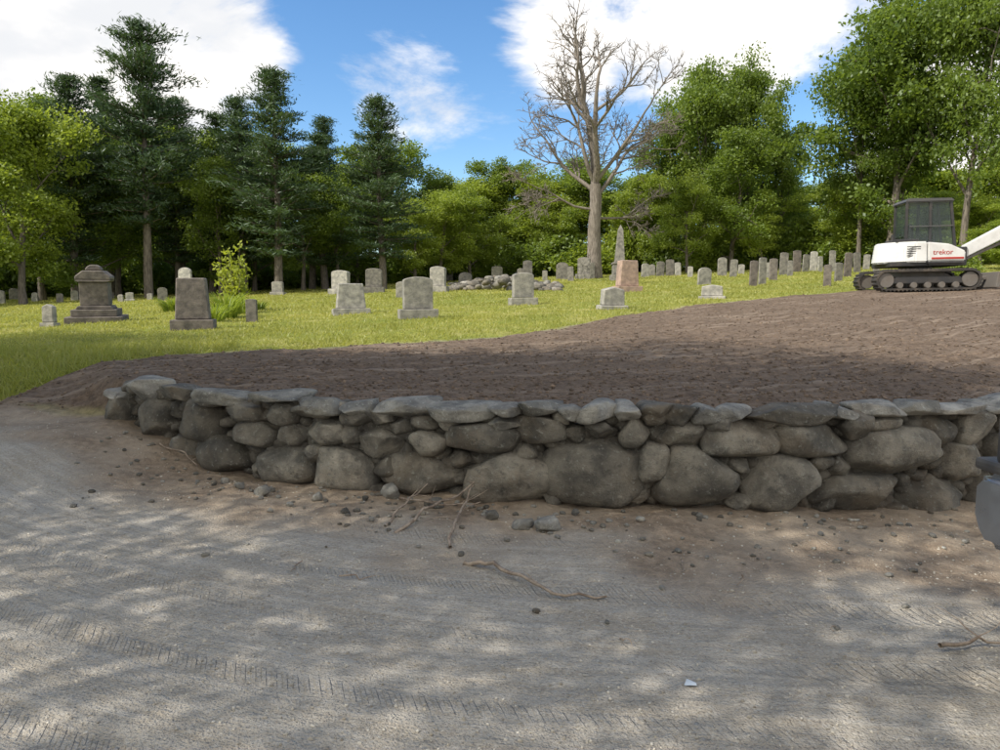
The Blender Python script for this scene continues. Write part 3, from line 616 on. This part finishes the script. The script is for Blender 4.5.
def excavator():
    x,y,z=ground_hit(914,290); e=bpy.data.objects.new('mini_excavator',None); scene.collection.objects.link(e)
    e.location=(x,y,z+.0); e.rotation_euler=(0,-.015,math.radians(-8)); k=y/20.5; e.scale=(k,k,k)
    for sgn,nm in ((-1,'near'),(1,'far')):
        yc=sgn*.72; hl,hr=1.05,.27
        prof=[(hl+hr*math.cos(a),hr+hr*math.sin(a)) for a in np.linspace(-math.pi/2,math.pi/2,10)]+[(-hl-hr*math.cos(a),hr+hr*math.sin(a)) for a in np.linspace(math.pi/2,-math.pi/2,10)]
        inner=[((hl+(hr-.05)*math.cos(a)),hr+(hr-.05)*math.sin(a)) for a in np.linspace(-math.pi/2,math.pi/2,10)]+[(-hl-(hr-.05)*math.cos(a),hr+(hr-.05)*math.sin(a)) for a in np.linspace(math.pi/2,-math.pi/2,10)]
        mb=MB(); n=len(prof); V=[];
        for pr,yy in ((prof,yc-.2),(prof,yc+.2),(inner,yc+.2),(inner,yc-.2)): V+=[(a,yy,b) for a,b in pr]
        Fs=[]
        for k4 in range(4):
            for i in range(n): Fs.append([k4*n+i,k4*n+(i+1)%n,((k4+1)%4)*n+(i+1)%n,((k4+1)%4)*n+i])
        mb.add(V,Fs,0,False)
        per=np.array(prof+[prof[0]]); seg=np.linalg.norm(np.diff(per,axis=0),axis=1); cum=np.concatenate([[0],np.cumsum(seg)])
        for s in np.arange(0,cum[-1],.105):
            p=np.array([np.interp(s,cum,per[:,0]),np.interp(s,cum,per[:,1])]); p2=np.array([np.interp((s+.02)%cum[-1],cum,per[:,0]),np.interp((s+.02)%cum[-1],cum,per[:,1])]); tg=p2-p; tg/=np.linalg.norm(tg)+1e-9; nr=np.array([tg[1],-tg[0]])
            q=[p-tg*.022,p+tg*.022,p+tg*.016+nr*.028,p-tg*.016+nr*.028]; V=[(a,yc-.2,b) for a,b in q]+[(a,yc+.2,b) for a,b in q]
            mb.add(V,[[0,1,2,3],[7,6,5,4],[0,4,5,1],[1,5,6,2],[2,6,7,3],[3,7,4,0]],0,False)
        mb.obj('track_'+nm,[M_black],e)
        cyl('sprocket_'+nm,e,(-1.05,yc,.27),.2,.3,M_steel); cyl('idler_'+nm,e,(1.05,yc,.27),.2,.3,M_steel)
        for i in range(5): cyl('roller_%s_%d'%(nm,i+1),e,(-.7+i*.35,yc,.13),.085,.34,M_steel,n=14)
        prism('track_frame_'+nm,e,[(-.9,.17),(.9,.17),(.82,.36),(-.82,.36)],yc-.13,yc+.13,M_dkg)
    box('undercarriage',e,(0,0,.42),(1.1,1.1,.2),M_steel); cyl('slew_ring',e,(0,0,.58),.42,.14,M_dkg,'Z')
    box('dozer_blade',e,(1.72,0,.24),(.1,1.9,.42),M_steel,.02,(0,.15,0)); box('blade_arm_1',e,(1.35,.35,.3),(.75,.1,.1),M_steel); box('blade_arm_2',e,(1.35,-.35,.3),(.75,.1,.1),M_steel)
    box('turntable_frame',e,(.05,0,.7),(1.9,1.45,.12),M_dkg)
    a=[(math.radians(t)) for t in range(100,261,16)]
    bm=bmesh.new(); pts=[(-.15+.98*math.cos(q),.82*math.sin(q)) for q in a]+[(.0,-.8),(.0,.8)]
    f=bm.faces.new([bm.verts.new((p,q,.74)) for p,q in pts]); r=bmesh.ops.extrude_face_region(bm,geom=[f]); up=[v for v in r['geom'] if isinstance(v,bmesh.types.BMVert)]
    for v in up: v.co.z=1.3; v.co.x=v.co.x*.93; v.co.y*=.95
    bmesh.ops.recalc_face_normals(bm,faces=bm.faces); bmesh.ops.bevel(bm,geom=list(bm.edges),offset=.035,segments=2,affect='EDGES',clamp_overlap=True)
    me=bpy.data.meshes.new('counterweight'); bm.to_mesh(me); bm.free(); me.materials.append(M_white); o=bpy.data.objects.new('counterweight',me); scene.collection.objects.link(o); o.parent=e
    prism('side_panel',e,[(.01,.76),(.95,.76),(.95,1.02),(.55,1.22),(.01,1.28)],-.78,-.12,M_white,.03)
    box('hood_vent',e,(-.45,-.2,1.34),(.6,.8,.08),M_dkg,.02); cyl('exhaust',e,(-.75,-.35,1.42),.035,.2,M_dkg,'Z',12)
    for i in range(5): box('vent_slot_%d'%(i+1),e,(-.35,-.775,.92+i*.06),(.34,.012,.022),M_dkg,0)
    box('side_stripe',e,(.5,-.785,.84),(.8,.012,.05),M_red,0); box('side_step',e,(.45,-.8,.72),(.9,.08,.05),M_dkg)
    c0,c1,y0,y1=-.34,1.02,-.12,.76
    prism('cab_lower',e,[(c0,.76),(c1,.76),(c1,1.12),(c0,1.3)],y0,y1,M_white,.02)
    for (nm,p,q) in (('post_rear',(c0+.04,1.28),(c0+.04,2.42)),('post_mid',(.32,1.2),(.30,2.44)),('post_front',(c1-.04,1.1),(c1-.2,2.42))):
        for sd,yy in (('a',y0+.04),('b',y1-.04)): beam(nm+'_'+sd,e,p,q,.07,.07,M_dkg,.012,yy)
    prism('cab_roof',e,[(c0-.04,2.40),(c1-.12,2.40),(c1-.16,2.50),(c0+.05,2.52)],y0-.03,y1+.03,M_grey,.03)
    prism('side_glass_near',e,[(c0+.09,1.3),(c1-.1,1.13),(c1-.24,2.39),(c0+.09,2.39)],y0+.03,y0+.04,M_cabglass,0); prism('side_glass_far',e,[(c0+.09,1.3),(c1-.1,1.13),(c1-.24,2.39),(c0+.09,2.39)],y1-.04,y1-.03,M_cabglass,0)
    prism('front_glass',e,[(c1-.05,1.14),(c1-.035,1.14),(c1-.185,2.39),(c1-.2,2.39)],y0+.09,y1-.09,M_cabglass,0)
    prism('rear_glass',e,[(c0+.03,1.5),(c0+.045,1.5),(c0+.045,2.38),(c0+.03,2.38)],y0+.09,y1-.09,M_cabglass,0)
    box('seat_base',e,(.12,.32,1.25),(.48,.48,.2),M_dkg,.04); box('seat_back',e,(-.08,.32,1.58),(.12,.42,.55),M_dkg,.05,(0,-.12,0)); cyl('joystick_1',e,(.5,.1,1.4),.02,.3,M_dkg,'Z',8); cyl('joystick_2',e,(.5,.55,1.4),.02,.3,M_dkg,'Z',8)
    beam('door_rail',e,(c0+.1,1.75),(c1-.14,1.75),.03,.03,M_grey,.005,y0-.01)
    box('boom_swing_post',e,(1.12,.0,.92),(.3,.3,.5),M_dkg,.03)
    prism('boom_lower',e,[(1.1,1.0),(1.22,.86),(2.3,1.42),(2.9,1.85),(2.86,2.12),(2.2,1.75),(1.2,1.2)],-.1,.1,M_white,.02)
    prism('boom_upper',e,[(2.86,1.83),(4.3,1.95),(4.35,2.12),(2.82,2.13)],-.095,.095,M_white,.02)
    prism('arm',e,[(4.15,2.2),(4.45,2.12),(4.02,.75),(3.88,.72)],-.08,.08,M_white,.02)
    beam('boom_cylinder',e,(1.25,.82),(2.3,1.32),.07,.08,M_steel,.02,0); beam('arm_cylinder',e,(2.7,2.25),(4.05,2.3),.07,.08,M_steel,.02,0); beam('bucket_cylinder',e,(4.5,1.9),(4.3,1.0),.06,.07,M_steel,.02,0)
    prism('bucket',e,[(3.9,.78),(4.05,.72),(4.15,.35),(3.95,.08),(3.6,.02),(3.42,.2),(3.6,.3),(3.8,.55)],-.3,.3,M_steel,.01)
    t=bpy.data.curves.new('side_lettering','FONT'); t.body='trekor'; t.size=.19; t.extrude=.002; t.align_x='CENTER'; t.materials.append(M_red)
    o=bpy.data.objects.new('side_lettering',t); scene.collection.objects.link(o); o.parent=e; o.location=(.38,-.785,.94); o.rotation_euler=(math.pi/2,0,0)
excavator()
def truck():
    e=bpy.data.objects.new('pickup_truck',None); scene.collection.objects.link(e)
    e.location=(3.26,3.50,-.02); e.rotation_euler=(0,0,math.radians(93))
    P=plain('truck_paint',(.025,.03,.04),.25,.3,dirt=.3,coat=.6); T=M_black; GL=M_glass
    prism('body_side',e,[(-.12,.62),(-.12,1.0),(-.2,1.1),(-1.45,1.18),(-5.5,1.2),(-5.5,.55),(-.3,.5)],-.93,.93,P,.05,3)
    prism('hood',e,[(-.16,1.08),(-.26,1.15),(-1.5,1.24),(-1.5,1.1)],-.80,.80,P,.04,3)
    prism('cabin',e,[(-1.45,1.19),(-2.1,1.78),(-2.5,1.86),(-3.5,1.85),(-3.72,1.2)],-.76,.76,P,.06,3)
    prism('side_window_l',e,[(-1.75,1.24),(-2.2,1.7),(-3.4,1.74),(-3.5,1.24)],.755,.77,GL,0); prism('side_window_r',e,[(-1.75,1.24),(-2.2,1.7),(-3.4,1.74),(-3.5,1.24)],-.77,-.755,GL,0)
    prism('windshield',e,[(-1.50,1.25),(-1.52,1.27),(-2.08,1.79),(-2.06,1.77)],-.68,.68,GL,0)
    prism('bumper',e,[(-.0,.50),(.04,.58),(.04,.74),(-.02,.80),(-.3,.80),(-.3,.46),(-.06,.44)],-.95,.95,M_chrome,.04,3)
    box('bumper_trim',e,(-.12,0,.835),(.30,1.9,.06),M_dkg,.02); box('air_dam',e,(-.15,0,.42),(.2,1.6,.14),M_dkg,.03)
    box('grille',e,(-.1,0,.98),(.06,1.15,.22),M_dkg,.015)
    for i in range(4): box('grille_bar_%d'%(i+1),e,(-.065,0,.9+i*.05),(.02,1.1,.018),M_chrome,.005)
    am=plain('amber_lens',(.55,.17,.03),.15,dirt=.1); cl=plain('headlamp_lens',(.5,.52,.54),.08,.3,dirt=.05)
    for s,n in ((1,'l'),(-1,'r')):
        box('headlamp_'+n,e,(-.14,s*.73,.985),(.16,.34,.2),cl,.03); box('headlamp_bezel_'+n,e,(-.17,s*.74,.985),(.16,.4,.26),M_dkg,.03)
        box('marker_'+n,e,(-.2,s*.925,.985),(.10,.04,.07),am,.015)
        for i,xx in enumerate((-.98,-4.45)):
            cyl('tyre_%s_%d'%(n,i),e,(xx,s*.80,.38),.38,.26,T,n=40,bev=.04); cyl('rim_%s_%d'%(n,i),e,(xx,s*.86,.38),.23,.17,M_chrome,n=30,bev=.02)
            a=np.linspace(0,math.pi,15); prism('arch_%s_%d'%(n,i),e,[(xx+.50*math.cos(q),.40+.50*math.sin(q)) for q in a]+[(xx+.44*math.cos(q),.40+.44*math.sin(q)) for q in a[::-1]],s*.935-.02,s*.935+.02,M_dkg,0)
        box('mirror_'+n,e,(-1.75,s*1.02,1.28),(.12,.2,.2),M_dkg,.04); box('door_handle_'+n,e,(-2.9,s*.94,1.05),(.2,.03,.04),M_dkg,.01)
        box('tail_lamp_'+n,e,(-5.48,s*.85,1.0),(.06,.14,.3),M_red,.02)
    box('tailgate',e,(-5.5,0,.9),(.06,1.6,.5),P,.03)
truck()

# ------------------------------------------------------------ light, sky
SD=Vector((-.86,-.42,0)).normalized(); EL=math.radians(46); SD=Vector((SD.x*math.cos(EL),SD.y*math.cos(EL),math.sin(EL)))
sun=bpy.data.lights.new('sun','SUN'); sun.energy=5.0; sun.angle=math.radians(.55); sun.color=(1,.94,.84)
so=bpy.data.objects.new('sun',sun); scene.collection.objects.link(so); so.rotation_euler=(-SD).to_track_quat('-Z','Y').to_euler(); so.location=(-10,-5,20)
w=bpy.data.worlds.new('World'); scene.world=w; w.use_nodes=True; nt=w.node_tree; nt.nodes.clear()
out=nt.nodes.new('ShaderNodeOutputWorld'); bg=nt.nodes.new('ShaderNodeBackground'); nt.links.new(bg.outputs[0],out.inputs[0]); bg.inputs[1].default_value=.15
sky=nt.nodes.new('ShaderNodeTexSky'); sky.sky_type='NISHITA'; sky.sun_disc=False; sky.sun_elevation=EL; sky.sun_rotation=math.atan2(SD.x,SD.y)%(2*math.pi); sky.dust_density=.3; sky.ozone_density=2.5; sky.air_density=1.0
hs=nd(nt,'ShaderNodeHueSaturation',Saturation=1.2,Value=1.3,Color=sky.outputs[0])
tc=nt.nodes.new('ShaderNodeTexCoord').outputs['Generated']
mp=nd(nt,'ShaderNodeMapping',Vector=tc); mp.inputs['Scale'].default_value=(1,1,2.0)
n1=noise(nt,mp.outputs[0],3.2,9,.64)
n1.node.inputs['Distortion'].default_value=.35
tot=None
def blob(px,py,a_in,a_out,amp,d=None):
    t,e=bear(px,py); d=Vector((t,1,e)).normalized() if d is None else Vector(d).normalized()
    dp=nd(nt,'ShaderNodeVectorMath',{'operation':'DOT_PRODUCT'},i0=tc,i1=tuple(d)).outputs['Value']
    return rng_(nt,dp,math.cos(math.radians(a_out)),math.cos(math.radians(a_in)),0.,amp)
bl=[blob(*b) for b in [(60,10,2,12,.42),(150,85,1,9,.42),(205,50,1,8,.36),(20,90,1,9,.25),(590,-10,1,9,.38),(740,-20,2,11,.42),(680,30,1,8,.34),(800,30,1,7,.24),(975,140,2,10,.45),(850,-50,1,8,.25),(395,95,0,7,.17),(310,115,0,5,.1)]]
bl.append(blob(0,0,45,90,.42,(-.1,-1,.7)))  # unseen cloud bank behind the camera, added to brighten and whiten the fill light
for v in bl: tot=v if tot is None else math_(nt,'MAXIMUM',tot,v)
fld=math_(nt,'ADD',n1,tot); cm=rng_(nt,fld,.63,.84)
cc=mixc(nt,rng_(nt,noise(nt,mp.outputs[0],5.,5),.35,.65),(6.0,6.1,6.3),(8.9,8.5,8.0))
nt.links.new(mixc(nt,cm,hs.outputs[0],cc),bg.inputs[0])

cam=bpy.data.cameras.new('camera'); cam.lens=36*F/1000; cam.sensor_width=36; cam.clip_end=2000; cam.clip_start=.05
co=bpy.data.objects.new('camera',cam); scene.collection.objects.link(co); co.location=(0,0,CAMH); co.rotation_euler=(math.pi/2-PITCH,0,0); scene.camera=co
scene.view_settings.view_transform='Standard'; scene.view_settings.look='None'; scene.view_settings.exposure=0
print('objects',len(scene.objects))
